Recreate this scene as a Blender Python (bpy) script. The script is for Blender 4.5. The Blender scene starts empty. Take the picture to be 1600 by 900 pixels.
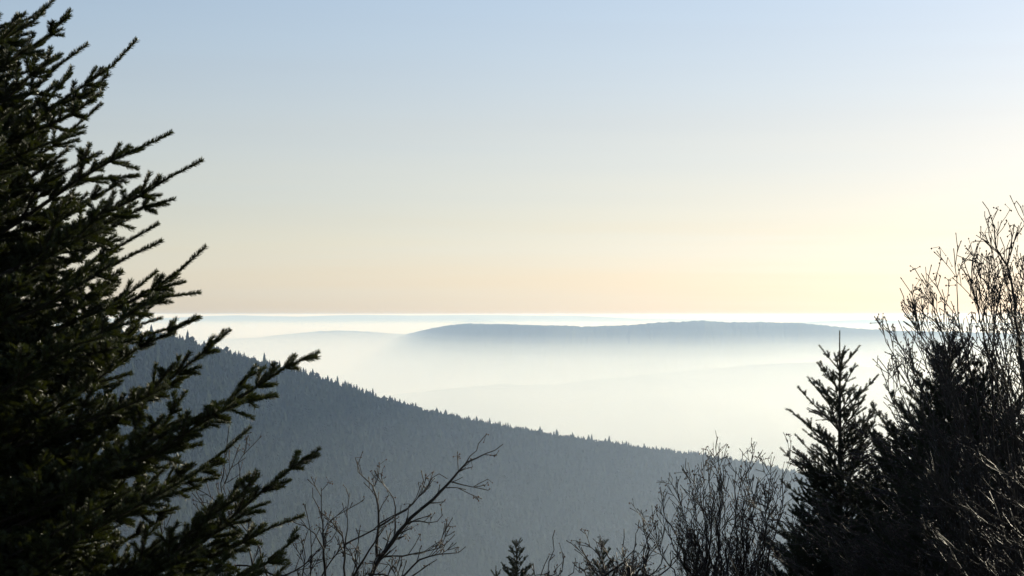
import bpy, math, random
import numpy as np
from mathutils import Vector, Matrix, noise

R = math.radians
S = bpy.context.scene
COL = S.collection
rng = random.Random(7)
nr = np.random.RandomState(7)

# ------------------------------------------------------------------ camera
F = 2986.0            # focal length in photo pixels (1600 wide)
EYE = 1.7             # eye height above the ground the photographer stands on
TILT = math.atan(41 / F)
cam_d = bpy.data.cameras.new('camera')
cam_d.sensor_width = 36
cam_d.lens = 36 * F / 1600
cam_d.clip_start = 0.1
cam_d.clip_end = 250000
cam = bpy.data.objects.new('camera', cam_d)
COL.objects.link(cam)
cam.location = (0, 0, EYE)
cam.rotation_euler = (R(90) + TILT, 0, 0)
S.camera = cam

# ------------------------------------------------------------------ light
SUN_EL, SUN_AZ = 21.0, 46.0       # azimuth: degrees to the right of the view
sdir = Vector((math.sin(R(SUN_AZ)) * math.cos(R(SUN_EL)), math.cos(R(SUN_AZ)) * math.cos(R(SUN_EL)), math.sin(R(SUN_EL))))
sun_d = bpy.data.lights.new('sun', 'SUN')
sun_d.energy = 5.0
sun_d.angle = R(0.5)
sun_d.color = (1.0, 0.915, 0.70)
sun = bpy.data.objects.new('sun', sun_d)
COL.objects.link(sun)
sun.rotation_euler = (-sdir).to_track_quat('-Z', 'Y').to_euler()
sun.location = (0, 0, 30)

def set_ramp(r, stops):
    e = r.color_ramp.elements
    while len(e) > 1: e.remove(e[-1])
    for i, (p, c) in enumerate(stops):
        el = e[0] if i == 0 else e.new(p)
        el.position = p; el.color = (*c, 1)

W = bpy.data.worlds.new('World')
S.world = W
W.use_nodes = True
wt = W.node_tree
wt.nodes.clear()
wo = wt.nodes.new('ShaderNodeOutputWorld')
bg = wt.nodes.new('ShaderNodeBackground')
sky = wt.nodes.new('ShaderNodeTexSky')
sky.sky_type = 'NISHITA'
sky.sun_disc = False
sky.sun_elevation = R(SUN_EL)
sky.sun_rotation = R(SUN_AZ)
sky.altitude = 1200
sky.air_density = 1.0
sky.dust_density = 1.2
sky.ozone_density = 1.0
bg.inputs['Strength'].default_value = 0.119
# a thin high veil: warms and evens out the lowest degrees of the sky all round the horizon
tc = wt.nodes.new('ShaderNodeTexCoord')
sep = wt.nodes.new('ShaderNodeSeparateXYZ')
wt.links.new(tc.outputs['Generated'], sep.inputs[0])
wn = wt.nodes.new('ShaderNodeTexNoise')
wn.inputs['Scale'].default_value = 3.0
wn.inputs['Detail'].default_value = 4
wmap = wt.nodes.new('ShaderNodeMapping')
wmap.inputs['Scale'].default_value = (1, 1, 26)
wt.links.new(tc.outputs['Generated'], wmap.inputs[0])
wt.links.new(wmap.outputs[0], wn.inputs['Vector'])
wm = wt.nodes.new('ShaderNodeMath'); wm.operation = 'MULTIPLY_ADD'
wt.links.new(wn.outputs[0], wm.inputs[0]); wm.inputs[1].default_value = 0.030
wt.links.new(sep.outputs['Z'], wm.inputs[2])
ramp = wt.nodes.new('ShaderNodeValToRGB')
wt.links.new(wm.outputs[0], ramp.inputs[0])
SKYRAMP = [(0.019, (.69, .722, .92)), (0.061, (.755, .684, .71)), (0.111, (.85, .725, .69)), (0.175, (.91, .82, .785)), (0.5, (.75, .70, .70))]
mul = wt.nodes.new('ShaderNodeMix'); mul.data_type = 'RGBA'; mul.blend_type = 'MULTIPLY'
mul.inputs[0].default_value = 1.0
wt.links.new(sky.outputs[0], mul.inputs[6])
wt.links.new(ramp.outputs[0], mul.inputs[7])
# faint cirrus streaks low in the sky
n2 = wt.nodes.new('ShaderNodeTexNoise'); n2.inputs['Scale'].default_value = 2.2; n2.inputs['Detail'].default_value = 6; n2.inputs['Roughness'].default_value = .6
m2 = wt.nodes.new('ShaderNodeMapping'); m2.inputs['Scale'].default_value = (1, 1, 42); m2.inputs['Rotation'].default_value = (R(.35), R(-.5), 0)
wt.links.new(tc.outputs['Generated'], m2.inputs[0]); wt.links.new(m2.outputs[0], n2.inputs['Vector'])
r2 = wt.nodes.new('ShaderNodeValToRGB'); wt.links.new(n2.outputs[0], r2.inputs[0])
set_ramp(r2, [(.38, (1, 1, 1)), (.62, (1, .972, .945)), (.74, (1, .99, .98))])
mr = wt.nodes.new('ShaderNodeMapRange'); wt.links.new(sep.outputs['Z'], mr.inputs[0])
mr.inputs[1].default_value = .09; mr.inputs[2].default_value = .02; mr.inputs[3].default_value = 0; mr.inputs[4].default_value = 1
mul2 = wt.nodes.new('ShaderNodeMix'); mul2.data_type = 'RGBA'; mul2.blend_type = 'MULTIPLY'
wt.links.new(mr.outputs[0], mul2.inputs[0]); wt.links.new(mul.outputs[2], mul2.inputs[6]); wt.links.new(r2.outputs[0], mul2.inputs[7])
wt.links.new(mul2.outputs[2], bg.inputs['Color'])
wt.links.new(bg.outputs[0], wo.inputs['Surface'])
set_ramp(ramp, SKYRAMP)

S.view_settings.view_transform = 'Standard'
S.view_settings.look = 'None'
S.view_settings.gamma = 1.0
S.view_settings.exposure = 0.26
S.cycles.volume_bounces = 6
S.cycles.max_bounces = 7
S.cycles.diffuse_bounces = 2
S.cycles.glossy_bounces = 2
S.cycles.use_denoising = True

# ------------------------------------------------------------------ helpers
def P(px, py, d):
    """point seen at photo pixel (px, py), d metres ahead"""
    a, b = (px - 800) / F, (450 - py) / F
    dy, dz = math.cos(TILT) - b * math.sin(TILT), math.sin(TILT) + b * math.cos(TILT)
    return Vector((a * d / dy, d, EYE + dz * d / dy))

def tag(o, label=None, cat=None, group=None, kind=None):
    if label: o['label'] = label
    if cat: o['category'] = cat
    if group: o['group'] = group
    if kind: o['kind'] = kind
    return o

def empty(name, loc):
    o = bpy.data.objects.new(name, None)
    o.empty_display_size = 0.3
    COL.objects.link(o); o.location = loc
    return o

def link(name, me, parent=None):
    o = bpy.data.objects.new(name, me)
    COL.objects.link(o)
    if parent is not None:
        o.parent = parent
        o.matrix_parent_inverse = Matrix.Translation(-Vector(parent_world(parent)))
    return o

def parent_world(p):
    v = Vector(p.location)
    return v

class MB:
    """collects tubes and blobs as one mesh, in world coordinates"""
    def __init__(s): s.v = []; s.f = []; s.n = 0
    def add(s, V, Fc):
        s.v.append(np.asarray(V, dtype=np.float32)); 
        s.f.extend([tuple(i + s.n for i in q) for q in Fc]); s.n += len(V)
    def tube(s, pts, rads, sides=5, cap=True):
        pts = [Vector(p) for p in pts]
        V = []; up = Vector((0.31, 0.17, 0.93))
        m = len(pts)
        for i, p in enumerate(pts):
            t = (pts[min(i + 1, m - 1)] - pts[max(i - 1, 0)])
            t = t.normalized() if t.length > 1e-9 else Vector((0, 0, 1))
            a = t.cross(up)
            if a.length < 0.05: a = t.cross(Vector((1, 0, 0)))
            a.normalize(); b = t.cross(a)
            r = rads[i]
            for k in range(sides):
                an = 2 * math.pi * k / sides
                q = p + a * (math.cos(an) * r) + b * (math.sin(an) * r)
                V.append((q.x, q.y, q.z))
        Fc = []
        for i in range(m - 1):
            for k in range(sides):
                k2 = (k + 1) % sides
                Fc.append((i * sides + k, i * sides + k2, (i + 1) * sides + k2, (i + 1) * sides + k))
        if cap:
            Fc.append(tuple(range((m - 1) * sides, m * sides)))
        s.add(V, Fc)
    def blob(s, c, r):
        q = [(0, 0, 1.0), (.9, 0, .1), (.1, .85, 0), (-.85, .1, -.1), (0, -.9, 0), (0, 0, -1.1)]
        V = [(c[0] + a * r * rng.uniform(.7, 1.3), c[1] + b * r * rng.uniform(.7, 1.3), c[2] + d * r * rng.uniform(.7, 1.3)) for a, b, d in q]
        s.add(V, [(0, 1, 2), (0, 2, 3), (0, 3, 4), (0, 4, 1), (5, 2, 1), (5, 3, 2), (5, 4, 3), (5, 1, 4)])
    def build(s, name, mat, parent=None, kind=None, smooth=True):
        me = bpy.data.meshes.new(name)
        V = np.concatenate(s.v) if s.v else np.zeros((0, 3), np.float32)
        base = Vector(parent_world(top(parent))) if parent is not None else Vector((0, 0, 0))
        V = V - np.array(base, dtype=np.float32)
        me.from_pydata(V.tolist(), [], s.f)
        if smooth: me.shade_smooth()
        me.materials.append(mat)
        o = bpy.data.objects.new(name, me); COL.objects.link(o)
        if parent is not None: o.parent = parent
        if kind: o['kind'] = kind
        return o

def top(o):
    while o.parent is not None: o = o.parent
    return o

# ------------------------------------------------------------------ materials
def mat(name, col, rough=0.8, spec=0.3, vary=0.35, scale=8.0, coord='Object', bump=0.0):
    m = bpy.data.materials.new(name); m.use_nodes = True
    nt = m.node_tree; b = nt.nodes['Principled BSDF']
    b.inputs['Roughness'].default_value = rough
    b.inputs['Specular IOR Level'].default_value = spec
    t = nt.nodes.new('ShaderNodeTexCoord')
    n = nt.nodes.new('ShaderNodeTexNoise'); n.inputs['Scale'].default_value = scale; n.inputs['Detail'].default_value = 5
    nt.links.new(t.outputs[coord], n.inputs['Vector'])
    r = nt.nodes.new('ShaderNodeValToRGB')
    lo = tuple(c * (1 - vary) for c in col); hi = tuple(min(1, c * (1 + vary)) for c in col)
    set_ramp(r, [(0.3, lo), (0.7, hi)])
    nt.links.new(n.outputs[0], r.inputs[0]); nt.links.new(r.outputs[0], b.inputs['Base Color'])
    if bump:
        bp = nt.nodes.new('ShaderNodeBump'); bp.inputs['Strength'].default_value = bump
        nt.links.new(n.outputs[0], bp.inputs['Height']); nt.links.new(bp.outputs[0], b.inputs['Normal'])
    return m

M_needle = mat('fir_needles', (0.032, 0.042, 0.013), 0.42, 0.28, 0.5, 1.5)
def leafy(m, col, f):
    nt = m.node_tree; b = nt.nodes['Principled BSDF']; o = nt.nodes['Material Output']
    t = nt.nodes.new('ShaderNodeBsdfTranslucent'); t.inputs['Color'].default_value = (*col, 1)
    mx = nt.nodes.new('ShaderNodeMixShader'); mx.inputs[0].default_value = f
    nt.links.new(b.outputs[0], mx.inputs[1]); nt.links.new(t.outputs[0], mx.inputs[2]); nt.links.new(mx.outputs[0], o.inputs['Surface'])
leafy(M_needle, (0.10, 0.12, 0.012), .12)
M_spruce = mat('spruce_needles', (0.028, 0.037, 0.016), 0.6, 0.2, 0.5, 1.5)
M_bark = mat('conifer_bark', (0.045, 0.036, 0.028), 0.8, 0.25, 0.4, 30, bump=0.4)
M_twig = mat('bare_twig_bark', (0.019, 0.015, 0.013), 0.42, 0.16, 0.35, 25)
M_rowan = mat('rowan_bark', (0.030, 0.025, 0.021), 0.5, 0.18, 0.4, 18, bump=0.2)
M_berry = mat('dried_berries', (0.035, 0.013, 0.010), 0.5, 0.4, 0.5, 60)
M_ground = mat('hillside_ground', (0.055, 0.058, 0.030), 0.95, 0.1, 0.45, 0.8, bump=0.5)
M_wood = mat('forest_ground', (0.028, 0.037, 0.021), 0.95, 0.0, 0.2, 0.02)
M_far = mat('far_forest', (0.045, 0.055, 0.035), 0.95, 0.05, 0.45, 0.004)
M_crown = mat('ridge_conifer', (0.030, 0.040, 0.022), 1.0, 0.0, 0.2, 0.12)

def vol(name, col, dens, aniso):
    m = bpy.data.materials.new(name); m.use_nodes = True
    nt = m.node_tree; nt.nodes.clear()
    o = nt.nodes.new('ShaderNodeOutputMaterial'); v = nt.nodes.new('ShaderNodeVolumePrincipled')
    v.inputs['Color'].default_value = (*col, 1)
    v.inputs['Absorption Color'].default_value = (1, 1, 1, 1)
    v.inputs['Density'].default_value = dens
    v.inputs['Anisotropy'].default_value = aniso
    nt.links.new(v.outputs[0], o.inputs['Volume'])
    return m

# ------------------------------------------------------------------ terrain
NEAR = 0.36
def smooth(a, b, x):
    t = min(1, max(0, (x - a) / (b - a))); return t * t * (3 - 2 * t)

def ground_z(x, y):
    # the photographer's hillside, dropping into the valley, then the rolling lowland out to the horizon
    u = y + 0.12 * x * (1 if abs(x) < 4000 else 4000 / abs(x))
    if u < 0: near = -1.2 * smooth(4, 60, -u) - 0.12 * max(0, -u - 60) if u > -4000 else -475
    else: near = -NEAR * u
    r = math.hypot(x, y)
    low = -600 + 75 * noise.fractal(Vector((x / 3200, y / 2600, 3.3)), 1.0, 2.0, 5) * smooth(1200, 5000, r)
    z = max(near, low) if u > 0 else near
    k = 60.0
    if u > 0:  # soft foot of the slope
        h = max(k - abs(near - low), 0) / k
        z = max(near, low) + h * h * k * 0.25
        a = smooth(300, 1200, u)
        z += (1 - a) * 0
    z += 0.18 * noise.fractal(Vector((x / 3.0, y / 3.0, 0)), 1.0, 2.0, 3) * smooth(0.5, 6, r) * (1 - smooth(200, 2000, r))
    z += 7 * noise.noise(Vector((x / 180, y / 180, 5))) * smooth(120, 500, r)
    return z

n = 150
k = 9.2
L = 95000.0
ax = [L * math.sinh(k * (i / n * 2 - 1)) / math.sinh(k) for i in range(n + 1)]
ax_y = [a for a in ax if a > -30000] 
V = [(x, y, ground_z(x, y)) for y in ax_y for x in ax]
w = n + 1
Fc = [(j * w + i, j * w + i + 1, (j + 1) * w + i + 1, (j + 1) * w + i) for j in range(len(ax_y) - 1) for i in range(n)]
me = bpy.data.meshes.new('ground'); me.from_pydata(V, [], Fc); me.shade_smooth(); me.materials.append(M_ground)
tag(link('ground', me), kind='structure')

def ridge(name, m, crest, width, steps, base=-640, slope=0.45, rough=0, nu=240, nv=40, roughscale=40, lift=0, seed=0):
    """a hill whose skyline passes through the photo pixels in crest = [(px, py, distance)]"""
    px = np.array([c[0] for c in crest], float)
    us = np.linspace(px[0], px[-1], nu)
    py = np.interp(us, px, [c[1] for c in crest]); dd = np.interp(us, px, [c[2] for c in crest])
    ker = np.ones(5) / 5
    py = np.convolve(np.pad(py, 2, 'edge'), ker, 'valid')
    V = []; Cr = []
    for a, b, d in zip(us, py, dd):
        c = P(a, b, d); Cr.append(c)
    for j in range(nv + 1):
        t = j / nv * 2 - 1
        off = math.copysign(abs(t) ** 1.6, t) * width
        for i, c in enumerate(Cr):
            rad = Vector((c.x, c.y, 0)).normalized()
            q = c + rad * off
            prof = abs(off)
            rnd = width * 0.03
            drop = slope * (math.sqrt(prof * prof + rnd * rnd) - rnd)
            g = noise.fractal(Vector((q.x / (width * .35), q.y / (width * .35), seed)), 1.0, 2.0, 4)
            z = c.z - lift - drop + g * width * 0.05 * smooth(0, width * 0.4, prof)
            if rough:
                z += rough * (noise.noise(Vector((q.x / roughscale, q.y / roughscale, seed + 7))) + noise.noise(Vector((q.x / roughscale * 2.3, q.y / roughscale * 2.3, seed + 9))))
            z = max(z, base + 0.0)
            V.append((q.x, q.y, z))
    Fc = [(j * nu + i, j * nu + i + 1, (j + 1) * nu + i + 1, (j + 1) * nu + i) for j in range(nv) for i in range(nu - 1)]
    me = bpy.data.meshes.new(name); me.from_pydata(V, [], Fc); me.shade_smooth(); me.materials.append(m)
    return tag(link(name, me), kind='structure')

RIDGE = [(-1200, 560, 1400), (-700, 530, 1500), (-300, 512, 1600), (0, 508, 1680), (160, 512, 1700), (240, 522, 1720), (300, 534, 1760), (350, 549, 1800), (410, 566, 1860), (470, 582, 1900), (560, 609, 2000),
         (650, 636, 2100), (720, 652, 2180), (780, 664, 2250), (900, 683, 2400), (1000, 698, 2500), (1100, 710, 2620), (1200, 727, 2750),
         (1300, 748, 2870), (1400, 775, 3000), (1600, 850, 3250), (1900, 960, 3500)]
LIFT = 9.0   # the ground lies this far under the tree tops
ridge_o = ridge('wooded_ridge', M_wood, RIDGE, 1300, 40, base=-620, slope=0.45, nu=260, nv=60, lift=LIFT, seed=2)
FAR1 = [(300, 650, 14428), (400, 615, 14130), (480, 585, 13931), (560, 552, 13533), (600, 534, 12936), (635, 522.5, 11941), (665, 515, 10030), (700, 508.5, 9202), (730, 506, 8741), (800, 507, 8373), (860, 509, 8281), (905, 510.5, 8281), (950, 510, 8281), (1000, 507, 8281),
        (1040, 504, 8281), (1070, 503, 8281), (1100, 501.5, 8281), (1140, 504, 8373), (1190, 503.5, 8465), (1250, 505, 8557), (1300, 510, 8649), (1340, 514, 8833), (1400, 517, 9017), (1500, 519, 9202), (1800, 528, 9662), (2300, 560, 10122)]
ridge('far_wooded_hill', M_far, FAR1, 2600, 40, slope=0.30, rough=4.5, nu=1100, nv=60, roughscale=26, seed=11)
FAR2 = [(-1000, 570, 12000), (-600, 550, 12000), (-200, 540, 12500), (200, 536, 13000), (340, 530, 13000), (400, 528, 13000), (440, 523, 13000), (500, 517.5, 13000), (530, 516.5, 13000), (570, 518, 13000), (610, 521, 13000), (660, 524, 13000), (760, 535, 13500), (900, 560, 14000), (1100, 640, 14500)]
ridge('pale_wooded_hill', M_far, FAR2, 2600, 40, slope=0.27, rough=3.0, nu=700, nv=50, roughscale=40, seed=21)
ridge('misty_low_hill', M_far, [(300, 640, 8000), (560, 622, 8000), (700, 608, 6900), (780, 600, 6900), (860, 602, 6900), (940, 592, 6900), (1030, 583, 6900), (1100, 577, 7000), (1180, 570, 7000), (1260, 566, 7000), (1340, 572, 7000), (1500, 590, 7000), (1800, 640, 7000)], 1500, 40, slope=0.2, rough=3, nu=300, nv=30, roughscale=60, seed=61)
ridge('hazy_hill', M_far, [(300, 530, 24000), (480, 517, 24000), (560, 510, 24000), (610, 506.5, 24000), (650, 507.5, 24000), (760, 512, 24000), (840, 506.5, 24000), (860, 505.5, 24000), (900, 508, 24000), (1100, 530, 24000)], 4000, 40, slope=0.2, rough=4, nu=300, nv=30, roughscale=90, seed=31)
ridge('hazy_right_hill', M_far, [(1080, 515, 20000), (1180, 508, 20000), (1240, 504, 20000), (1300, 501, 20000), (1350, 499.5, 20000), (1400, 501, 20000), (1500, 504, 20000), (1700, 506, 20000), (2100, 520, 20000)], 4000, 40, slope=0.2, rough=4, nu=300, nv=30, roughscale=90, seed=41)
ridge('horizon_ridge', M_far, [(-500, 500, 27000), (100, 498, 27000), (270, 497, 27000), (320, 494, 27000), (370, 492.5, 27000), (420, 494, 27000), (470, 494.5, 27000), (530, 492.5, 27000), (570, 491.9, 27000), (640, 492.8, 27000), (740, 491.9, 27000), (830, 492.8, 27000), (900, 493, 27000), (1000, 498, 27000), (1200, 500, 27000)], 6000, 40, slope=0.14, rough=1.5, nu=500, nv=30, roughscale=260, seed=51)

# ------------------------------------------------------------------ conifers of the wooded ridge
def far_conifer(h, kind, seed):
    r = random.Random(seed); b = MB()
    b.tube([(0, 0, -1.5), (0, 0, h * .9)], [.22, .05], 4, cap=False)
    if kind == 'spruce':
        m = 6
        for i in range(m):
            z0 = h * (0.10 + 0.80 * i / m); z1 = h if i == m - 1 else z0 + h * 0.27
            rad = h * 0.19 * (1 - (i / m) ** 1.15) + h * .035
            V = []
            for q in range(9):
                a = q * math.tau / 9 + i
                rr = rad * r.uniform(.6, 1.25)
                V.append((rr * math.cos(a), rr * math.sin(a), z0 + r.uniform(-.03, .03) * h))
            V.append((r.uniform(-.1, .1), r.uniform(-.1, .1), z1))
            b.add(V, [(q, (q + 1) % 9, 9) for q in range(9)])
    else:
        for i in range(16):
            a = r.uniform(0, math.tau); zz = h * r.uniform(.35, .92)
            rr = h * .17 * math.sqrt(max(.05, 1 - ((zz / h - .55) / .42) ** 2)) * r.uniform(.3, 1)
            b.blob((rr * math.cos(a), rr * math.sin(a), zz), h * r.uniform(.07, .13))
    me = bpy.data.meshes.new('ridge_tree')
    me.from_pydata(np.concatenate(b.v).tolist(), [], b.f); me.materials.append(M_crown)
    return me
far_meshes = [far_conifer(1.0 * s, 'spruce', i) for i, s in enumerate([16, 19, 14, 17.5, 20, 13])] + [far_conifer(s, 'round', 20 + i) for i, s in enumerate([13, 15])]
protos = [bpy.data.objects.new('ridge_tree_source', m) for m in far_meshes]

def scatter_group(name, objs):
    ng = bpy.data.node_groups.new(name, 'GeometryNodeTree')
    ng.interface.new_socket('Geometry', in_out='INPUT', socket_type='NodeSocketGeometry')
    ng.interface.new_socket('Geometry', in_out='OUTPUT', socket_type='NodeSocketGeometry')
    gi = ng.nodes.new('NodeGroupInput'); go = ng.nodes.new('NodeGroupOutput')
    ip = ng.nodes.new('GeometryNodeInstanceOnPoints'); ip.inputs['Pick Instance'].default_value = True
    jn = ng.nodes.new('GeometryNodeJoinGeometry')
    for o in objs:
        oi = ng.nodes.new('GeometryNodeObjectInfo'); oi.inputs['Object'].default_value = o; oi.inputs['As Instance'].default_value = True
        ng.links.new(oi.outputs['Geometry'], jn.inputs[0])
    def attr(nm, typ):
        a = ng.nodes.new('GeometryNodeInputNamedAttribute'); a.data_type = typ; a.inputs['Name'].default_value = nm
        return a.outputs['Attribute']
    ng.links.new(gi.outputs[0], ip.inputs['Points']); ng.links.new(jn.outputs[0], ip.inputs['Instance'])
    ng.links.new(attr('var', 'INT'), ip.inputs['Instance Index'])
    ng.links.new(attr('rot', 'QUATERNION'), ip.inputs['Rotation'])
    ng.links.new(attr('scl', 'FLOAT_VECTOR'), ip.inputs['Scale'])
    ng.links.new(ip.outputs[0], go.inputs[0])
    return ng

def scatter(name, ng, pts, rots, scls, vars_, parent=None, kind='stuff'):
    me = bpy.data.meshes.new(name)
    pts = np.asarray(pts, dtype=np.float32)
    if parent is not None: pts = pts - np.array(top(parent).location, dtype=np.float32)
    me.vertices.add(len(pts)); me.vertices.foreach_set('co', pts.ravel())
    a = me.attributes.new('var', 'INT', 'POINT'); a.data.foreach_set('value', np.asarray(vars_, dtype=np.int32))
    a = me.attributes.new('rot', 'QUATERNION', 'POINT'); a.data.foreach_set('value', np.asarray(rots, dtype=np.float32).ravel())
    a = me.attributes.new('scl', 'FLOAT_VECTOR', 'POINT'); a.data.foreach_set('vector', np.asarray(scls, dtype=np.float32).ravel())
    o = bpy.data.objects.new(name, me); COL.objects.link(o)
    if parent is not None: o.parent = parent
    md = o.modifiers.new('scatter', 'NODES'); md.node_group = ng
    if kind: o['kind'] = kind
    return o

ng_far = scatter_group('ridge_tree_scatter', protos)
_px = np.array([c[0] for c in RIDGE], float)
def crest_pt(u):
    return P(u, np.interp(u, _px, [c[1] for c in RIDGE]), np.interp(u, _px, [c[2] for c in RIDGE]))
import bisect
from mathutils.bvhtree import BVHTree
rm = ridge_o.data
bvh = BVHTree.FromPolygons([v.co for v in rm.vertices], [tuple(p.vertices) for p in rm.polygons])
def on_ridge(x, y):
    h = bvh.ray_cast(Vector((x, y, 900)), Vector((0, 0, -1)))
    return h[0].z if h[0] is not None else None

# the wood covering the slope: one mass
pts = []; rots = []; scl = []; va = []
for i in range(36000):
    u = rng.uniform(-350, 1500); c = crest_pt(u)
    t = rng.random() ** 0.9
    off = -t * 500 + 60
    if -9 < off < 7 and 200 < u < 1260 and rng.random() < .45: continue
    rad = Vector((c.x, c.y, 0)).normalized(); q = c + rad * off
    z = on_ridge(q.x, q.y)
    if z is None: continue
    pts.append((q.x, q.y, z)); an = rng.uniform(0, math.tau)
    rots.append((math.cos(an / 2), 0, 0, math.sin(an / 2)))
    s = rng.uniform(.62, .95) if abs(off) > 12 else rng.uniform(.45, .66); scl.append((s * 1.35, s * 1.35, s * (0.8 if abs(off) < 45 else 1))); va.append(rng.choice([0, 1, 2, 3, 4, 5, 6, 7, 7, 6]))
tag(scatter('ridge_forest', ng_far, pts, rots, scl, va), 'dense conifer wood covering the face of the blue ridge', None, None, 'stuff')

# the trees that can be told apart on its skyline: one object each
us = []
u = 236.0
while u < 1232 and len(us) < 292:
    us.append(u); u += rng.uniform(1.7, 5.1)
for i, u in enumerate(us):
    c = crest_pt(u); rad = Vector((c.x, c.y, 0)).normalized(); q = c + rad * rng.uniform(-5, 4)
    o = bpy.data.objects.new('ridge_conifer', far_meshes[rng.choice([0, 1, 2, 3, 4, 5, 0, 3, 4, 6, 7])])
    COL.objects.link(o)
    z = on_ridge(q.x, q.y)
    o.location = (q.x, q.y, z)
    s = rng.uniform(.66, .90) if rng.random() < .86 else rng.uniform(.90, 1.12)
    s *= 0.93 if u < 560 else 0.84
    o.scale = (s * rng.uniform(.85, 1.4), s * rng.uniform(.85, 1.4), s)
    o.rotation_euler = (rng.uniform(-.03, .03), rng.uniform(-.03, .03), rng.uniform(0, 6.28))
    rnd = o.data in far_meshes[6:]
    look = 'round topped tree' if rnd else ('taller pointed conifer' if s > .86 else ('low pointed conifer' if s < .72 else 'small pointed conifer'))
    where = 'on the high left end of the ridge skyline beside the big fir' if u < 420 else ('on the ridge skyline between the fir branch tips and the picture middle' if u < 760 else ('on the low ridge skyline right of the picture middle' if u < 1030 else 'on the ridge skyline seen through the broad bare shrub'))
    tag(o, look + ' ' + where, 'tree', 'conifers along the skyline of the wooded ridge', 'thing')

# ------------------------------------------------------------------ needle shoots (shared pieces of the conifers)
def shoot_mesh(name, seed, L, nn, nl, nw, ang, flat, m, wood_r=0.0021, tip=False):
    r = random.Random(seed); b = MB()
    b.tube([(0, 0, -L * .03), (0, 0, L * .5), (0, 0, L * 1.0)], [wood_r, wood_r * .95, wood_r * .85], 4, cap=True)
    V = []; Fc = []; nwood = len(b.f)
    for i in range(nn):
        z = L * (i + r.random()) / nn
        # local +X is 'up' of the shoot
        phi = r.uniform(-2.35, 2.35) if flat else r.uniform(-math.pi, math.pi)
        if flat and abs(phi) > 2.6: phi = r.uniform(-2, 2)
        a = ang + r.uniform(-.16, .16)
        if tip: a *= 1 - 0.55 * max(0, z / L - .6) / .4
        ln = nl * r.uniform(.85, 1.08) * (1 - .25 * (tip and z / L > .85))
        out = Vector((math.cos(phi), math.sin(phi), 0)); zz = Vector((0, 0, 1))
        d = out * math.sin(a) + zz * math.cos(a)
        side = d.cross(Vector((r.gauss(0, 1), r.gauss(0, 1), r.gauss(0, 1)))).normalized()
        if flat: side = (side * .6 + zz.cross(out).normalized() * .8).normalized()
        p0 = zz * z + out * wood_r * .6
        p1 = p0 + d * ln * .55 + zz * ln * .05
        p2 = p0 + d * ln
        j = len(V)
        V += [tuple(p0 - side * nw * .35), tuple(p0 + side * nw * .35), tuple(p1 + side * nw * .5), tuple(p1 - side * nw * .5), tuple(p2)]
        Fc += [(j, j + 1, j + 2, j + 3), (j + 3, j + 2, j + 4)]
    b.add(V, Fc)
    if tip:
        for q in range(3): b.blob((r.uniform(-.003, .003), r.uniform(-.003, .003), L + .003), .0042)
    me = bpy.data.meshes.new(name); me.from_pydata(np.concatenate(b.v).tolist(), [], b.f)
    me.materials.append(m); me.materials.append(M_bark)
    for i in range(nwood): me.polygons[i].material_index = 1
    return bpy.data.objects.new(name, me)

CH = 0.065
fir_src = [shoot_mesh('fir_shoot', 50 + i, CH, 200, .0240, .0022, R(52), True, M_needle) for i in range(3)] + [shoot_mesh('fir_shoot_tip', 60 + i, CH, 200, .0225, .0022, R(46), True, M_needle, tip=True) for i in range(2)]
spr_src = [shoot_mesh('spruce_shoot', 70 + i, CH, 95, .0175, .0023, R(50), False, M_spruce) for i in range(3)] + [shoot_mesh('spruce_shoot_tip', 80 + i, CH, 95, .0170, .0023, R(45), False, M_spruce, tip=True) for i in range(2)]
ng_fir = scatter_group('fir_needle_scatter', fir_src)
ng_spr = scatter_group('spruce_needle_scatter', spr_src)

class Shoots:
    def __init__(s): s.p = []; s.r = []; s.s = []; s.v = []
    def along(s, a, b, tipend, thick=1.0, rr=rng):
        d = b - a; ln = d.length
        if ln < 1e-4: return
        m = max(1, round(ln / CH / thick)); d.normalize()
        up = Vector((0, 0, 1)) - d * d.z
        if up.length < .1: up = Vector((1, 0, 0)) - d * d.x
        up.normalize()
        for i in range(m):
            q = Matrix.Rotation(rr.uniform(-.6, .6), 3, d) @ up
            M3 = Matrix((q, d.cross(q), d)).transposed()
            quat = M3.to_quaternion()
            s.p.append(a + d * (ln * i / m)); s.r.append((quat.w, quat.x, quat.y, quat.z))
            t = thick * rr.uniform(.9, 1.12)
            s.s.append((t, t, ln / m / CH)); s.v.append(rr.randint(3, 4) if tipend and i == m - 1 else rr.randint(0, 2))
    def build(s, ng, parent, name='needles'):
        if s.p: return scatter(name, ng, s.p, s.r, s.s, s.v, parent)

def rdir(d, ang, az):
    """turn direction d by ang, around azimuth az (0 = upward side)"""
    up = Vector((0, 0, 1)) - d * d.z
    if up.length < .05: up = Vector((1, 0, 0)) - d * d.x
    up.normalize(); side = d.cross(up)
    o = up * math.cos(az) + side * math.sin(az)
    return (d * math.cos(ang) + o * math.sin(ang)).normalized()

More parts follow.
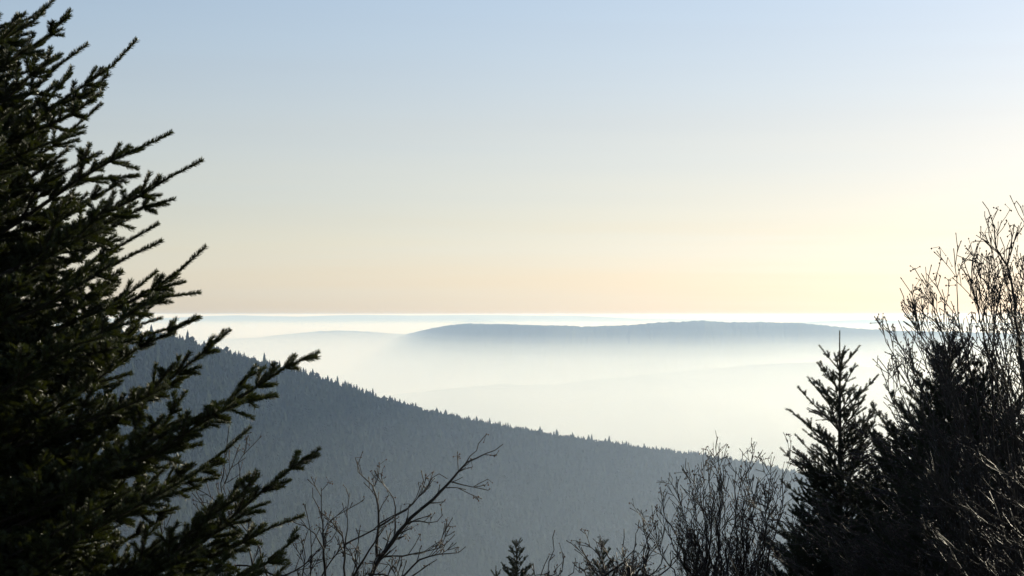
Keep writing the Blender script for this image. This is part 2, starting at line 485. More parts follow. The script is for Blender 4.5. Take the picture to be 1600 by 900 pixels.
AZS = [R(90), R(-90), R(0), R(55), R(-55), R(130)]
def fir_axis(nodes, wood, sh, depth, r, seg, par):
    """nodes: points at the yearly growth ends along one axis, base first"""
    kk = len(nodes) - 1
    if depth <= 1 or kk > 3:
        base_r = (0.0016 + 0.0013 * kk) * (1.0 if depth else 1.25) * par['wood']
        wood.tube(nodes, [max(.0015, base_r * (1 - i / (kk + .6)) ** .9) for i in range(kk + 1)], 5 if depth == 0 else 4)
    for i in range(kk):
        age = kk - i       # years of this segment
        a, b = nodes[i], nodes[i + 1]
        if age <= par['keep'] + (depth > 0):
            sh.along(a, b, age == 1, par['thick'], r)
    for i in range(1, kk):
        left = kk - i
        if depth == 0 and left == 1 and 'azs' in par and r.random() < .55: continue
        if depth >= par['maxdepth']: break
        d = (nodes[i + 1] - nodes[i - 1]).normalized()
        nl = par['lat'][depth] if depth < len(par['lat']) else 2
        m = int(nl) + (r.random() < nl % 1)
        azs = par.get('azs', AZS)
        for q in range(m):
            az = azs[q % 6] + r.gauss(0, .35)
            L_ = left ** .85 * par['shrink'] * r.uniform(.6, 1.15)
            L_ = min(L_, par['cap'][min(depth, len(par['cap']) - 1)] * r.uniform(.7, 1.1))
            if abs(math.cos(az)) > .6: L_ *= .6
            k2 = max(1, round(L_))
            sg = seg * .88 * (L_ / k2 if k2 > 1 else min(1, max(.45, L_)))
            dd = rdir(d, par['ang'] * r.uniform(.75, 1.15), az)
            p = nodes[i].copy(); nn = [p.copy()]
            for t in range(k2):
                dd = (dd + Vector((r.gauss(0, .045), r.gauss(0, .045), r.gauss(par['rise'], .035))) + d * .06).normalized()
                p = p + dd * sg * r.uniform(.85, 1.15); nn.append(p.copy())
            fir_axis(nn, wood, sh, depth + 1, r, sg, par)
        # extra short shoot between the yearly nodes
        if depth < 2 and r.random() < par['inter'] and left <= par['keep']:
            p = nodes[i].lerp(nodes[i + 1], r.uniform(.3, .7))
            dd = rdir(d, par['ang'], r.choice([-1, 1]) * R(r.uniform(50, 110)))
            sh.along(p, p + dd * seg * r.uniform(.4, .7), True, par['thick'], r)

def resample(pts, seg, r=None, jit=0.0):
    """Catmull-Rom through pts, then points about seg apart"""
    pts = [Vector(p) for p in pts]
    q = [pts[0] * 2 - pts[1]] + pts + [pts[-1] * 2 - pts[-2]]
    fine = []
    for i in range(1, len(q) - 2):
        for t in range(12):
            t /= 12
            a, b, c, d = q[i - 1], q[i], q[i + 1], q[i + 2]
            fine.append(.5 * ((2 * b) + (c - a) * t + (2 * a - 5 * b + 4 * c - d) * t * t + (3 * b - a - 3 * c + d) * t ** 3))
    fine.append(pts[-1])
    ln = [0]
    for i in range(1, len(fine)): ln.append(ln[-1] + (fine[i] - fine[i - 1]).length)
    m = max(1, round(ln[-1] / seg)); out = []
    for j in range(m + 1):
        s = ln[-1] * j / m
        i = min(len(fine) - 2, max(0, bisect.bisect(ln, s) - 1))
        t = (s - ln[i]) / max(1e-9, ln[i + 1] - ln[i]); p = fine[i].lerp(fine[i + 1], t)
        if r and 0 < j < m: p += Vector((r.gauss(0, jit), r.gauss(0, jit), r.gauss(0, jit)))
        out.append(p)
    return out

# ------------------------------------------------------------------ the big fir at the left
DF = 9.0
FIRP = dict(wood=1.0, keep=6, thick=1.0, maxdepth=3, lat=[3.6, 2.7, 2], shrink=.70, cap=[3.4, 2.2, 1], ang=R(47), rise=.045, inter=1.0)
tx = P(-200, 450, DF)
TX, TY = tx.x, DF
base_z = ground_z(TX, TY) - .15
TOPZ = P(0, -640, DF).z
fir = empty('fir_tree', (TX, TY, base_z))
tag(fir, 'large dark fir filling the left edge, its needled branches reaching up to the right', 'tree')
tr = MB(); hh = TOPZ - base_z
tr.tube([(TX + .02 * math.sin(z * 1.3), TY + .02 * math.cos(z), base_z + z) for z in np.linspace(0, hh, 16)], [0.15 * (1 - z / hh) ** .85 + .006 for z in np.linspace(0, hh, 16)], 10)
tr.build('trunk', M_bark, fir)
SEG = .165
# the branches whose ends show against the sky and the ridge, traced from trunk to tip: (px, py, metres)
TR = [
 [(-200, 150, 9.0), (-60, 95, 8.9), (40, 40, 8.9), (92, -8, 8.9)],
 [(-200, 190, 9.0), (-60, 130, 9.0), (50, 80, 9.0), (110, 17, 9.0)],
 [(-200, 260, 9.0), (-60, 205, 8.9), (40, 150, 8.8), (100, 95, 8.8), (137, 69, 8.8)],
 [(-200, 330, 9.0), (-60, 270, 9.1), (30, 210, 9.1), (100, 155, 9.1), (160, 112, 9.1), (214, 62, 9.1)],
 [(-200, 300, 9.0), (-60, 250, 8.9), (60, 205, 8.8), (120, 175, 8.7), (159, 145, 8.7)],
 [(-200, 330, 9.0), (-60, 290, 9.3), (60, 245, 9.4), (159, 163, 9.4)],
 [(-200, 340, 9.0), (-60, 285, 8.7), (50, 235, 8.5), (131, 208, 8.5)],
 [(-200, 480, 9.0), (-60, 400, 9.0), (30, 345, 9.0), (110, 288, 9.0), (190, 245, 9.0), (268, 208, 9.0)],
 [(-200, 430, 9.0), (-80, 350, 9.2), (10, 280, 9.3), (60, 262, 9.3), (95, 261, 9.3)],
 [(-200, 560, 9.0), (-60, 470, 8.8), (40, 410, 8.8), (120, 370, 8.8), (185, 322, 8.8), (245, 290, 8.8), (316, 251, 8.8)],
 [(-200, 540, 9.0), (-60, 460, 9.2), (80, 380, 9.3), (180, 345, 9.3), (272, 312, 9.3)],
 [(-200, 600, 9.0), (-60, 520, 9.0), (80, 450, 9.1), (170, 395, 9.1), (248, 350, 9.1)],
 [(-200, 610, 9.0), (-60, 540, 8.7), (80, 470, 8.6), (180, 415, 8.6), (253, 377, 8.6)],
 [(-200, 700, 9.0), (-40, 600, 9.1), (90, 530, 9.2), (190, 478, 9.2), (260, 438, 9.2), (322, 385, 9.2)],
 [(-200, 680, 9.0), (-40, 590, 8.8), (90, 515, 8.8), (190, 465, 8.8), (245, 425, 8.8)],
 [(-200, 700, 9.0), (-40, 630, 8.6), (100, 560, 8.5), (220, 480, 8.5), (312, 458, 8.5)],
 [(-200, 760, 9.0), (-40, 690, 9.2), (90, 610, 9.4), (190, 535, 9.4), (240, 520, 9.4), (295, 505, 9.4)],
 [(-200, 850, 9.0), (-40, 760, 9.0), (100, 690, 9.0), (200, 640, 9.0), (285, 575, 9.0), (360, 516, 9.0)],
 [(-200, 930, 9.0), (-40, 850, 8.8), (110, 760, 8.7), (230, 690, 8.7), (330, 648, 8.7), (410, 603, 8.7), (460, 570, 8.7), (498, 551, 8.7)],
 [(-200, 980, 9.0), (-40, 900, 9.1), (100, 830, 9.2), (230, 770, 9.2), (320, 735, 9.2), (392, 668, 9.2)],
 [(-200, 1010, 9.0), (-40, 930, 8.6), (100, 850, 8.4), (230, 780, 8.3), (300, 745, 8.3), (325, 728, 8.3)],
 [(-200, 1200, 9.0), (-30, 1060, 8.9), (110, 970, 8.8), (230, 905, 8.8), (330, 835, 8.8), (400, 775, 8.8), (450, 735, 8.8), (500, 702, 8.8)],
 [(-200, 1160, 9.0), (-30, 1060, 9.1), (130, 970, 9.2), (280, 890, 9.2), (390, 840, 9.2), (475, 806, 9.2)],
 [(-200, 1260, 9.0), (-30, 1140, 8.7), (130, 1040, 8.6), (290, 940, 8.5), (400, 890, 8.5), (466, 838, 8.5)],
 [(-200, 1320, 9.0), (0, 1200, 9.2), (150, 1100, 9.4), (300, 990, 9.4), (390, 930, 9.4), (452, 880, 9.4)],
]
def fir_branch(nodes, r, par, bare=False):
    wd = MB(); sh = Shoots()
    fir_axis(nodes, wd, sh, 0, r, SEG, par)
    b = wd.build('branch', M_bark, fir)
    sh.build(ng_fir, b)
    return len(sh.p)
tot = 0
for i, t in enumerate(list(TR)):      # a shorter sister branch beside each traced one
    r = random.Random(900 + i); f = r.uniform(.68, .86); ox = r.uniform(-25, 10); oy = r.uniform(-38, 38); od = r.choice([-1, 1]) * r.uniform(.2, .45)
    q = [(x + (0 if j == 0 else ox), y + (oy if j else 0), dd + od * j / len(t)) for j, (x, y, dd) in enumerate(t)]
    x0, y0 = q[0][:2]
    TR.append([(x0 + (x - x0) * f, y0 + (y - y0) * f, dd) for x, y, dd in q])
for i, t in enumerate(TR):
    r = random.Random(100 + i)
    tot += fir_branch(resample([P(*q) for q in t], SEG, r, .006), r, dict(FIRP, keep=6, azs=[R(75), R(-75), R(180), R(-130), R(0), R(130)], lat=[4.3, 2.8, 2], rise=.03))
# the rest of the crown, whorl by whorl
z = TOPZ - .25; wi = 0
while z > base_z + .9:
    below = TOPZ - z; rad = .50 * below + .08
    r = random.Random(300 + wi)
    low = z < EYE - 2.5 or z > EYE + 1.75
    m = 4 if low else 7
    a0 = r.uniform(0, math.tau)
    for q in range(m):
        az = a0 + q * math.tau / m + r.gauss(0, .22)
        ln = min(2.0, rad * r.uniform(.7, .98))
        if math.cos(az) > .8 and not low: ln *= .88
        d = Vector((math.cos(az), math.sin(az), r.uniform(.15, .35))).normalized()
        p = Vector((TX, TY, z - ln * .22 + r.gauss(0, .05))); nn = [p.copy()]
        sg = SEG if not low else SEG * 1.5
        for j in range(max(2, round(ln / sg))):
            d = (d + Vector((r.gauss(0, .05), r.gauss(0, .05), r.gauss(.035, .03)))).normalized()
            p = p + d * sg; nn.append(p.copy())
        facing = math.cos(az) > -.35
        par = dict(FIRP, keep=7 if facing else 6) if not low else dict(FIRP, lat=[2.2, 1.6, 0], maxdepth=2, thick=1.5)
        if not facing: par = dict(par, lat=[2.4, 2, 0], maxdepth=2)
        tot += fir_branch(nn, r, par)
    z -= r.uniform(.15, .21) if not low else .4; wi += 1
print('fir shoots', tot, 'whorls', wi)

# ------------------------------------------------------------------ young spruces
def spruce(name, px, py, d, half_bottom, label, seed, whorl=.33, leader=.36, thick=1.0, dens=1.0, slope=.32, spread=R(48), cut=None, group=None, side=None, show=2.7, first=.30):
    """top at photo pixel (px, py), d metres away"""
    r = random.Random(seed)
    tp = P(px, py, d); gz = ground_z(tp.x, tp.y) - .1
    root = empty(name, (tp.x, tp.y, gz)); tag(root, label, 'tree', group)
    h = tp.z - gz
    tk = MB(); zz = np.linspace(0, h, 14)
    tk.tube([(tp.x + .01 * math.sin(z * 2.1) * (1 - z / h), tp.y + .01 * math.cos(z * 1.7) * (1 - z / h), gz + z) for z in zz], [(.012 * h + .004) * (1 - z / h) ** .9 + .0035 * thick for z in zz], 7)
    tk.build('trunk', M_bark, root)
    crown = Shoots(); wd = MB()
    crown.along(Vector((tp.x, tp.y, tp.z - leader)), tp, True, .75 * thick, r)
    z = leader; i = 0
    par = dict(wood=.9, keep=7, thick=.95 * thick, maxdepth=3, lat=[3.0 * dens, 2.3 * dens, 1.8], shrink=.72, cap=[4.5, 2.5, 1], ang=R(42), rise=.06, inter=.6)
    while z < h - .4:
        deep = z > show
        rad = first + slope * (z - leader) if not side else side(z)
        m = r.choice([5, 6, 6]) if not deep else 5
        a0 = r.uniform(0, 6.28)
        for q in range(m + (3 if not deep and i > 0 else 0)):
            minor = q >= m
            az = a0 + q * math.tau / m + r.gauss(0, .2)
            ln = rad * r.uniform(.8, 1.12) * (.6 if minor else 1)
            el = (R(54) - R(20) * min(1, z / 2.6)) if not minor else R(32)
            dd = Vector((math.cos(az) * math.cos(el), math.sin(az) * math.cos(el), math.sin(el)))
            p = Vector((tp.x, tp.y, tp.z - z - (r.uniform(.05, .28) * whorl * 2 if minor else r.uniform(0, .03)))); nn = [p.copy()]
            sg = .125 if not deep else .22
            kk = max(1, round(ln / sg)); sg = ln / kk
            for j in range(kk):
                dd = (dd + Vector((r.gauss(0, .05), r.gauss(0, .05), r.gauss(.0 if j < kk * .5 else .05, .04)))).normalized()
                p = p + dd * sg * r.uniform(.9, 1.1); nn.append(p.copy())
            pp = par if not deep else dict(par, lat=[2.2, 1.5], maxdepth=2, thick=1.7 * thick)
            fir_axis(nn, wd, crown, 0, r, sg, pp)
        z += whorl * r.uniform(.85, 1.15); i += 1
    wd.build('branches', M_bark, root, kind='stuff')
    crown.build(ng_spr, root, 'needles')
    print(name, 'shoots', len(crown.p))
    return root

spruce('spruce_tree', 1312, 517, 18, 0, 'slim young spruce with a long bare leader standing clear against the mist', 1, side=lambda z: (.09 + .31 * z) * 1.42 if z < 1.5 else (.55 + .12 * (z - 1.5)) * 1.4, dens=1.2, whorl=.21)
spruce('spruce_tree', 1484, 524, 17, 0, 'bushy dark spruce behind the bare twigs at the right, its blunt top in pale mist', 2, whorl=.14, leader=.08, dens=1.35, side=lambda z: (.07 + .46 * z) * 1.35, thick=1.25)
spruce('spruce_tree', 1537, 572, 20, 0, 'lower spruce close behind the right shoulder of the bushy dark spruce', 3, whorl=.16, leader=.10, dens=1.3, side=lambda z: (.13 + .48 * z) * 1.4, thick=1.25)
spruce('spruce_tree', 1640, 640, 16, 0, 'dark spruce cut by the right edge of the photo behind the bare rowan', 4, whorl=.2, leader=.15, dens=1.2, slope=.5, thick=1.2)
spruce('spruce_tree', 807, 843, 34, 0, 'small isolated spruce top at the bottom middle against the blue ridge', 5, whorl=.2, leader=.12, dens=1.2, slope=.42, thick=1.5, first=.16, show=1.2)
spruce('spruce_tree', 775, 884, 36, 0, 'tiniest spruce tip just left of the small isolated spruce at the bottom edge', 6, whorl=.2, leader=.2, dens=1.0, slope=.4, thick=1.4, first=.16, show=.8)
spruce('spruce_tree', 942, 846, 30, 0, 'small spruce half hidden in bare twigs right of the bottom middle', 7, whorl=.2, leader=.08, dens=1.2, slope=.38, thick=1.4, first=.14, show=1.2)
spruce('spruce_tree', 1385, 690, 19, 0, 'dark spruce filling the gap between the slim spruce and the bushy spruce', 8, whorl=.17, leader=.12, dens=1.25, slope=.5, thick=1.2, first=.2)

spruce('spruce_tree', 1445, 690, 15.5, 0, 'dark spruce low in front of the bushy spruce, buried in reddish twigs', 9, whorl=.18, leader=.10, dens=1.2, slope=.5, thick=1.2, first=.2)
spruce('spruce_tree', 1560, 700, 15, 0, 'black spruce mass low at the right behind the trunk of the tall rowan', 10, whorl=.18, leader=.10, dens=1.2, slope=.5, thick=1.2, first=.2)
spruce('spruce_tree', 1262, 800, 16, 0, 'low dark spruce at the foot of the slim leader spruce, bottom edge', 12, whorl=.18, leader=.10, dens=1.2, slope=.6, thick=1.2, first=.2)

# two unseen spruces added outside the right edge to cast shade on the thicket
for px_, d_, sd_ in ((1965, 15.5, 13), (1900, 18.5, 14)):
    spruce('spruce_tree', px_, 488 - 3.2 / d_ * F, d_, 0, 'added tall spruce, unseen outside the right edge, put there to shade the thicket' if sd_ == 13 else 'farther added spruce, unseen outside the right edge, a second shade caster for the thicket', sd_, whorl=.26, leader=.2, dens=1.0, slope=.36, thick=1.9, first=.3, show=-1)

# ------------------------------------------------------------------ bare shrubs and rowans
def grow_twigs(axis, rads, tw, be, r, depth, par, spr):
    """side twigs along an axis (list of points)"""
    L = sum((axis[i + 1] - axis[i]).length for i in range(len(axis) - 1))
    if L < .03: return
    nt = L / par['gap'][min(depth, 2)] * (1 if depth else .85)
    nt = int(nt) + (r.random() < nt % 1)
    for q in range(nt):
        t = r.uniform(par['from'] if depth == 0 else .2, .97) * (len(axis) - 1); i = int(t); f = t - i
        p = axis[i].lerp(axis[i + 1], f); d = (axis[i + 1] - axis[i]).normalized()
        rad = max(par['tipr'], (rads[i] * (1 - f) + rads[i + 1] * f) * .55)
        ln = par['len'][min(depth, 2)] * r.uniform(.35, 1.1) * (1.15 - .6 * t / (len(axis) - 1))
        az = r.uniform(-math.pi, math.pi)
        dd = rdir(d, R(r.uniform(22, 52)), az)
        dd = (dd + par['bias'] * .35).normalized()
        sp = .055 if ln < .4 else .09
        m = max(2, int(ln / sp / par['sc'])); nn = [p.copy()]; st = ln / m
        for j in range(m):
            dd = (dd + Vector((r.gauss(0, .10), r.gauss(0, .10), r.gauss(.035, .09)))+ par['bias'] * .03).normalized()
            p = p + dd * st; nn.append(p.copy())
        rr = [max(par['tipr'], rad * (1 - j / (m + .5))) for j in range(m + 1)]
        tw.tube(nn, rr, 4)
        if depth < par['depth'] and ln > .1: grow_twigs(nn, rr, tw, be, r, depth + 1, par, spr)
        if be is not None and r.random() < par['berry']:
            for c in range(r.randint(1, 5)):
                e = nn[-1] + Vector((r.gauss(0, 1), r.gauss(0, 1), r.gauss(0, 1))) * .018 * par['sc']
                tw.tube([nn[-1], e], [par['tipr'] * .7] * 2, 3, cap=False)
                be.blob(e, r.uniform(.004, .0068) * par['sc'])
        elif r.random() < .7:
            tw.tube([nn[-1], nn[-1] + dd * .012], [par['tipr'] * 1.9, par['tipr'] * .8], 4)

def shrub(name, label, cat, stems, seed, bark=None, r0=.012, gap=(.085, .09, .11), ln=(.38, .17, .09), depth=1, frm=.25, berry=.25, bias=(0, 0, .6), tipr=.0012, sc=1.0, jit=.01, group=None, rmul=1.0):
    """stems: traced polylines [(px, py, d), ...] from the base up, optional last item radius"""
    r = random.Random(seed); bark = bark or M_twig
    s0 = stems[0]; b0 = P(*s0[0][:3]); gz = ground_z(b0.x, b0.y) - .05
    root = empty(name, (b0.x, b0.y, gz)); tag(root, label, cat, group)
    tw = MB(); be = MB() if berry else None
    par = dict(gap=gap, len=ln, depth=depth, berry=berry, bias=Vector(bias), tipr=tipr, sc=sc); par['from'] = frm
    for s in stems:
        rad = r0
        if isinstance(s[-1], float): rad = s[-1]; s = s[:-1]
        rad *= rmul
        pts = [P(*q) for q in s]
        # carry on down to the ground
        g = ground_z(pts[0].x, pts[0].y)
        if s[0][1] > 880 and pts[0].z > g:
            foot = Vector((b0.x + (pts[0].x - b0.x) * .35, b0.y + (pts[0].y - b0.y) * .35, gz - .05))
            ex = pts[0] + (pts[0] - pts[1]).normalized() * .35
            lo = [foot, foot.lerp(ex, .5) + Vector((r.gauss(0, .04), r.gauss(0, .04), 0)), ex]
        else: lo = []
        nn = resample(lo + pts, .055 * sc, r, jit * sc * .7)
        kin = 0
        if lo: kin = min(range(len(nn)), key=lambda i: (nn[i] - pts[0]).length)
        rr = [max(tipr * 1.1, rad * (1 - max(0, i - kin) / (len(nn) - kin)) ** .75 * (1 + .5 * max(0, kin - i) / (kin + 1)) * (1 + .08 * r.uniform(-1, 1))) for i in range(len(nn))]
        st = MB(); st.tube(nn, rr, 6 if rad > .008 else 5); st.build('stem', bark, root)
        # twigs only where the stem is up in the light
        k0 = 0
        for i, p in enumerate(nn):
            if p.z > EYE - .19 * p.y: k0 = i; break
        grow_twigs(nn[k0:], rr[k0:], tw, be, r, 0, par, 0)
    tw.build('twigs', bark, root, kind='stuff')
    if be is not None and be.n: be.build('berries', M_berry, root, kind='stuff')
    print(name, tw.n, len(tw.f))
    return root

# the rowan at the lower middle, traced limb by limb
d = 10.5
shrub('rowan_shrub', 'bare rowan with one thick limb leaning up to the right against the blue ridge', 'shrub', [
 [(578, 905, d), (589, 879, d), (603, 860, d), (620, 835, d), (638, 814, d), (648, 804, d), (673, 783, d), (687, 770, d), (704, 753, d), (715, 739, d), (727, 724, d), (739, 718, d), (755, 711, d), (776, 702, d), (786, 694, d), 0.0135],
 [(592, 823, d-0.1), (617, 807, d-0.1), (638, 795, d-0.1), (650, 781, d-0.1), (664, 765, d-0.1), (674, 748, d-0.1), (677, 742, d-0.1), (692, 740, d-0.1), (699, 748, d-0.1), 0.0055],
 [(589, 870, d+0.12), (590, 830, d+0.12), (592, 802, d+0.12), (590, 783, d+0.12), (585, 762, d+0.12), (571, 748, d+0.12), (560, 739, d+0.12), (558.5, 721, d+0.12), 0.0085],
 [(585, 760, d+0.12), (588, 750, d+0.12), (594, 737, d+0.12), (589, 731, d+0.12), 0.0035],
 [(616, 838, d+0.1), (617, 821, d+0.1), (618, 795, d+0.1), (613, 776, d+0.1), (601, 758, d+0.1), (595, 740, d+0.1), 0.0055],
 [(727, 725, d), (736, 711, d), (746, 704, d), (748, 692, d), 0.004],
 [(706, 753, d-0.05), (720, 756, d-0.05), (729, 761, d-0.05), (743, 762, d-0.05), (753, 753, d-0.05), 0.0042],
 [(697, 762, d-0.1), (715, 762, d-0.1), (728, 765, d-0.1), 0.0035],
 [(641, 815, d-0.1), (659, 814, d-0.1), (673, 817, d-0.1), (684, 815, d-0.1), (692, 804, d-0.1), 0.0042],
 [(599, 870, d+0.05), (627, 868, d+0.05), (650, 865, d+0.05), (673, 860, d+0.05), (694, 853, d+0.05), (711, 835, d+0.05), 0.0055],
 [(687, 856, d+0.05), (691, 839, d+0.05), (695, 817, d+0.05), 0.0032],
 [(627, 905, d-0.1), (643, 886, d-0.1), (659, 873, d-0.1), (685, 867, d-0.1), (718, 864, d-0.1), (728, 854, d-0.1), 0.0065],
 [(636, 905, d-0.15), (664, 888, d-0.15), (683, 874, d-0.15), 0.005],
 [(508, 905, d+0.1), (506, 853, d+0.1), (503, 807, d+0.1), (496, 790, d+0.1), (489, 776, d+0.1), (488.5, 762, d+0.1), 0.0075],
 [(503, 805, d+0.1), (502.5, 785, d+0.1), (502, 762, d+0.1), 0.0032],
 [(538, 905, d), (537, 846, d), (519, 816, d), (505, 803, d), 0.0065],
 [(517, 814, d), (526, 807, d), (540, 793, d), 0.0032],
 [(550, 905, d-0.15), (566, 879, d-0.15), (580, 853, d-0.15), (592, 839, d-0.15), (603, 821, d-0.15), 0.0075],
 [(536, 870, d-0.1), (540, 849, d-0.1), (543, 821, d-0.1), (542, 796, d-0.1), 0.005],
 [(506, 858, d+0.05), (496, 839, d+0.05), (484, 828, d+0.05), (470, 816, d+0.05), 0.0045],
 [(484, 905, d+0.2), (486, 860, d+0.2), (484, 821, d+0.2), (475, 788, d+0.2), 0.004],
 [(440, 900, d+0.15), (460, 892, d+0.15), (477, 881, d+0.15), (498, 858, d+0.15), (517, 844, d+0.15), (526, 830, d+0.15), 0.005],
 [(538, 851, d-0.2), (561, 839, d-0.2), (580, 830, d-0.2), (603, 811, d-0.2), (627, 800, d-0.2), (640, 792, d-0.2), 0.0055],
 [(598, 840, d+0.1), (612, 848, d+0.1), (622, 842, d+0.1), 0.0035],
 [(610, 852, d+0.1), (618, 842, d+0.1), (632, 838, d+0.1), 0.003],
 [(620, 905, d+0.3), (612, 888, d+0.3), (604, 878, d+0.3), 0.003],
 [(500, 905, d+0.25), (516, 878, d+0.25), (530, 860, d+0.25), (548, 846, d+0.25), 0.0055],
 [(470, 905, d+0.3), (478, 870, d+0.3), (470, 840, d+0.3), 0.004],
 [(560, 905, d+0.3), (556, 870, d+0.3), (562, 845, d+0.3), (556, 825, d+0.3), 0.0045],
], 11, bark=M_rowan, r0=.009, gap=(.075, .07, .1), ln=(.17, .08, .05), depth=1, frm=.3, berry=.42, bias=(.15, 0, .7), tipr=.0022, jit=.003)

shrub('bare_shrub', 'bare twiggy shrub showing through behind the lower branches of the big fir', 'shrub', [
 [(330, 905, 11), (340, 830, 11), (346, 760, 11), (352, 700, 11), (358, 665, 11), .006],
 [(340, 905, 11), (360, 830, 11), (372, 770, 11), (375, 720, 11), (388, 680, 11), .006],
 [(420, 905, 11), (400, 850, 11), (375, 815, 11), (350, 790, 11), (300, 760, 11), (280, 752, 11), .006],
 [(300, 905, 11), (310, 850, 11), (320, 800, 11), (300, 770, 11), .004],
 [(400, 905, 11.2), (380, 840, 11.2), (352, 790, 11.2), (358, 740, 11.2), (384, 715, 11.2), .005],
 [(260, 905, 11.2), (250, 800, 11.2), (245, 700, 11.2), (270, 640, 11.2), .005],
], 12, r0=.006, gap=(.09, .08, .1), ln=(.22, .1, .05), depth=1, berry=.25, tipr=.0021)

shrub('bare_shrub', 'few thin bare shoots, one tall and straight, right beside the small isolated spruce', 'shrub', [
 [(858, 905, 16), (860, 880, 16), (865, 855, 16), (867, 828, 16), .0055],
 [(846, 905, 16), (849, 885, 16), (858, 868, 16), .0035],
 [(873, 905, 16), (878, 885, 16), (881, 865, 16), .005],
 [(880, 905, 16), (895, 895, 16), (898, 878, 16), .003],
 [(835, 905, 16), (832, 892, 16), (833, 880, 16), .003],
 [(865, 905, 16), (870, 895, 16), (866, 884, 16), .003],
], 13, r0=.004, gap=(.16, .1, .1), ln=(.12, .06, .05), depth=1, berry=.6, tipr=.0036, sc=1.6)

def fan(base, tips, dist, r, rad, bow=.12):
    out = []
    for (x, y) in tips:
        bx = base[0] + (x - base[0]) * .6 + r.uniform(-12, 12); by = 905
        dd = dist + r.uniform(-.5, .5)
        mx = bx + (x - bx) * .5 + r.uniform(-1, 1) * 10 + (bx - x) * bow; my = (by + y) / 2 + r.uniform(-8, 8)
        out.append([(bx, by, dd), (mx, my, dd + r.uniform(-.2, .2)), (x, y, dd + r.uniform(-.2, .2)), rad * r.uniform(.7, 1.2)])
    return out
r = random.Random(5)
tips = [(1120, 686), (1104, 698), (1096, 722), (1072, 716), (1135, 715), (1160, 706), (1178, 690), (1150, 730), (1186, 745), (1205, 712), (1215, 735), (1046, 740), (1058, 765), (1028, 778),
        (1006, 810), (1085, 745), (1222, 760), (1170, 760), (1060, 790), (1130, 770), (1040, 810), (1200, 770), (1110, 790), (1235, 700), (1075, 820), (1150, 800)]
shrub('bare_shrub', 'broad bare shrub of fine upright twigs left of the slim spruce', 'shrub', fan((1130, 1000), tips + [(x + r.uniform(-22, 22), y + r.uniform(18, 60)) for x, y in tips[::3]], 13.5, r, .0062), 14, gap=(.065, .07, .1), ln=(.30, .13, .06), depth=1, frm=.1, berry=.16, bias=(-.02, 0, .75), tipr=.0021, sc=1.2)
r = random.Random(6)
tips = [(937, 835), (914, 848), (908, 855), (975, 826), (998, 815), (1005, 812), (1018, 830), (1030, 845), (905, 880), (1045, 850), (990, 860), (1060, 862)]
shrub('bare_shrub', 'low tangle of bare twigs around the half hidden small spruce', 'shrub', fan((985, 1100), tips, 16, r, .0085, .05), 15, gap=(.07, .08, .1), ln=(.26, .12, .06), depth=1, frm=.1, berry=.25, bias=(-.1, 0, .6), tipr=.0030, sc=1.5)

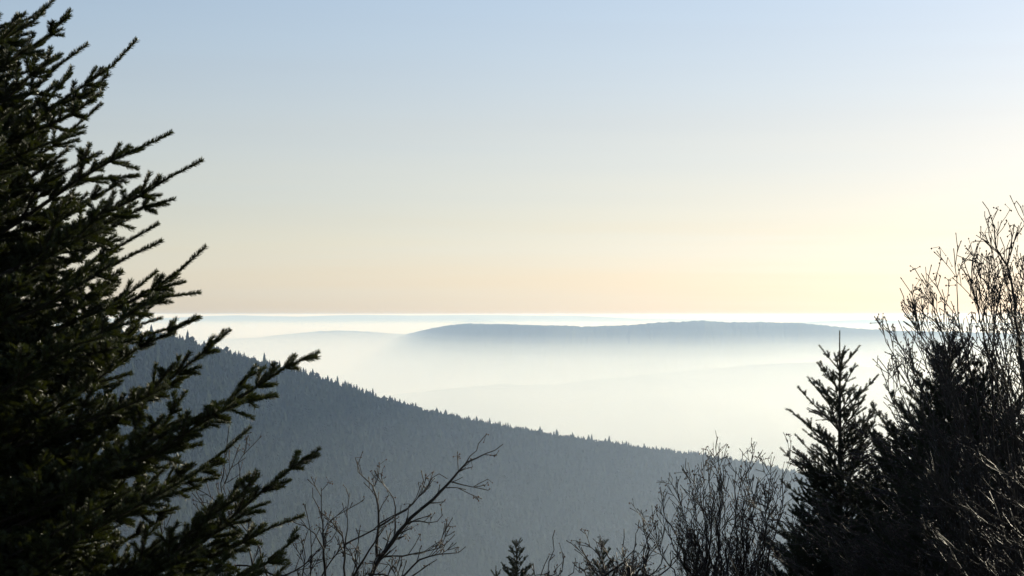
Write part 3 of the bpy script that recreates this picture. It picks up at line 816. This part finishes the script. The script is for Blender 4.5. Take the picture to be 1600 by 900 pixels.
# the rowan clump at the right
d = 12.0
r = random.Random(77); fine = []
for tx_, ty_ in [(1415, 462), (1438, 468), (1400, 500), (1388, 530), (1378, 575), (1450, 440), (1470, 452), (1508, 402), (1522, 430), (1540, 410), (1562, 400), (1578, 420), (1590, 395), (1596, 440), (1566, 370), (1485, 470), (1430, 520), (1545, 350), (1600, 330), (1410, 560), (1456, 540), (1574, 480), (1600, 500)]:
    bx_ = 1440 + (tx_ - 1380) * .75 + r.uniform(40, 110); dd_ = 12 + r.uniform(-.4, .4)
    fine.append([(bx_, 905, dd_), (bx_ - (bx_ - tx_) * .22, 760 + r.uniform(-20, 20), dd_), (bx_ - (bx_ - tx_) * .6, ty_ + (905 - ty_) * .34, dd_), (tx_ + r.uniform(-4, 4), ty_, dd_), r.uniform(.0042, .0062)])
shrub('rowan_tree', 'tall bare rowan at the right edge, its stems fanning up against the yellow sky', 'tree', fine + [
 [(1640, 905, d), (1622, 780, d), (1612, 680, d), (1600, 590, d), (1590, 520, d), (1583, 455, d), (1576, 420, d), (1556, 385, d), (1552, 345, d), (1535, 315, d), .019],
 [(1660, 905, d), (1650, 700, d), (1645, 560, d), (1625, 470, d), (1612, 390, d), (1600, 350, d), (1578, 305, d), .016],
 [(1575, 905, d), (1562, 780, d), (1552, 690, d), (1550, 590, d), (1556, 500, d), (1570, 430, d), (1588, 370, d), (1592, 352, d), .012],
 [(1560, 905, d), (1550, 800, d), (1535, 700, d), (1522, 600, d), (1500, 520, d), (1495, 440, d), (1490, 388, d), .0105],
 [(1545, 905, d), (1530, 790, d), (1512, 690, d), (1490, 600, d), (1475, 530, d), (1460, 480, d), (1432, 450, d), .009],
 [(1600, 905, d), (1580, 760, d), (1565, 640, d), (1540, 540, d), (1525, 470, d), (1510, 430, d), (1498, 412, d), .010],
 [(1530, 905, d), (1500, 790, d), (1470, 700, d), (1440, 610, d), (1410, 545, d), (1385, 512, d), .0085],
 [(1520, 905, d + .2), (1490, 800, d + .2), (1455, 720, d + .2), (1420, 640, d + .2), (1395, 590, d + .2), (1372, 560, d + .2), .0075],
 [(1560, 905, d + .2), (1535, 760, d + .2), (1500, 640, d + .2), (1460, 560, d + .2), (1425, 500, d + .2), (1406, 450, d + .2), .0085],
 [(1600, 905, d - .2), (1585, 740, d - .2), (1580, 640, d - .2), (1560, 560, d - .2), (1545, 470, d - .2), (1520, 420, d - .2), (1530, 378, d - .2), .009],
 [(1615, 905, d + .3), (1600, 700, d + .3), (1570, 560, d + .3), (1548, 480, d + .3), (1545, 430, d + .3), (1548, 400, d + .3), .009],
 [(1620, 905, d + .3), (1630, 720, d + .3), (1600, 600, d + .3), (1590, 540, d + .3), (1570, 470, d + .3), (1560, 440, d + .3), .010],
 [(1590, 905, d + .4), (1575, 800, d + .4), (1550, 700, d + .4), (1530, 650, d + .4), (1500, 560, d + .4), (1455, 500, d + .4), (1420, 470, d + .4), .007],
 [(1670, 905, d), (1665, 700, d), (1640, 600, d), (1615, 520, d), (1605, 440, d), (1598, 400, d), .010],
], 16, bark=M_rowan, r0=.009, gap=(.085, .08, .1), ln=(.34, .16, .08), depth=1, frm=.2, berry=.3, bias=(-.10, 0, .9), tipr=.0024, sc=1.15, jit=.004, rmul=1.1)

# arching bare shrubs in front of the spruces
r = random.Random(9)
def arch(n, x0, x1, y0, y1, dist, rr_, r):
    out = []
    for i in range(n):
        x = r.uniform(x0, x1); y = r.uniform(y0, y1); dd = dist + r.uniform(-.7, .7)
        run = r.uniform(130, 300); fall = run * r.uniform(.45, .8)
        out.append([(x + run * 1.25, max(890, y + fall * 1.7), dd), (x + run * .75, y + fall * .85, dd), (x + run * .35, y + fall * .32, dd), (x, y, dd), rr_ * r.uniform(.7, 1.2)])
    return out
shrub('bare_shrub', 'tangled shrub with arching glinting twigs in front of the slim spruce', 'shrub', arch(15, 1225, 1420, 640, 860, 12.5, .0055, r), 17, gap=(.09, .09, .1), ln=(.34, .15, .06), depth=1, frm=.1, berry=.15, bias=(-.7, 0, .5), tipr=.0020, rmul=.8)
shrub('bare_shrub', 'dense dark shrub of arching reddish twigs in the bottom right corner', 'shrub', arch(20, 1330, 1600, 650, 880, 11.2, .0055, r), 18, gap=(.085, .09, .1), ln=(.32, .15, .06), depth=1, frm=.1, berry=.3, bias=(-.6, 0, .6), tipr=.0020, rmul=.8)
shrub('bare_shrub', 'bramble-like dark thicket along the bottom edge below the slim spruce', 'shrub', arch(20, 1130, 1420, 770, 890, 12.0, .005, r), 19, gap=(.075, .08, .1), ln=(.26, .13, .06), depth=1, frm=.05, berry=.3, bias=(-.5, 0, .6), tipr=.0021, rmul=.8)

# ------------------------------------------------------------------ the air
def airbox(name, x0, x1, y0, y1, z0, z1, m, label):
    V = [(x, y, z) for z in (z0, z1) for y in (y0, y1) for x in (x0, x1)]
    Fc = [(0, 2, 3, 1), (4, 5, 7, 6), (0, 1, 5, 4), (1, 3, 7, 5), (3, 2, 6, 7), (2, 0, 4, 6)]
    me = bpy.data.meshes.new(name); me.from_pydata(V, [], Fc); me.materials.append(m)
    return tag(link(name, me), label, kind='stuff')
HB = 100000
minz = min(v[2] for v in V) if False else -720
airbox('haze', -HB, HB, -35000, HB, minz - 41, EYE + 3.6, vol('haze_air', (.465, .655, 1.0), 1.0e-4, .4), 'thin bluish haze filling the air')
LAYERS = [(-95, 7e-5, -34000), (-60, 2.5e-5, 3500), (-85, 6e-5, 3500), (-118, 1.5e-4, 3500), (-160, 1.6e-4, 3500), (-240, 1.6e-4, 3500)]
for i, (t, s, y0) in enumerate(LAYERS):
    e = HB - 150 * (i + 1)
    airbox('valley_mist', -e, e, y0 + 60 * i, e, minz - 30 + i * 3, EYE + t, vol('valley_mist_air', (.86, .96, 1.0), s, .5), 'pale mist lying in the valley, thickening downwards')
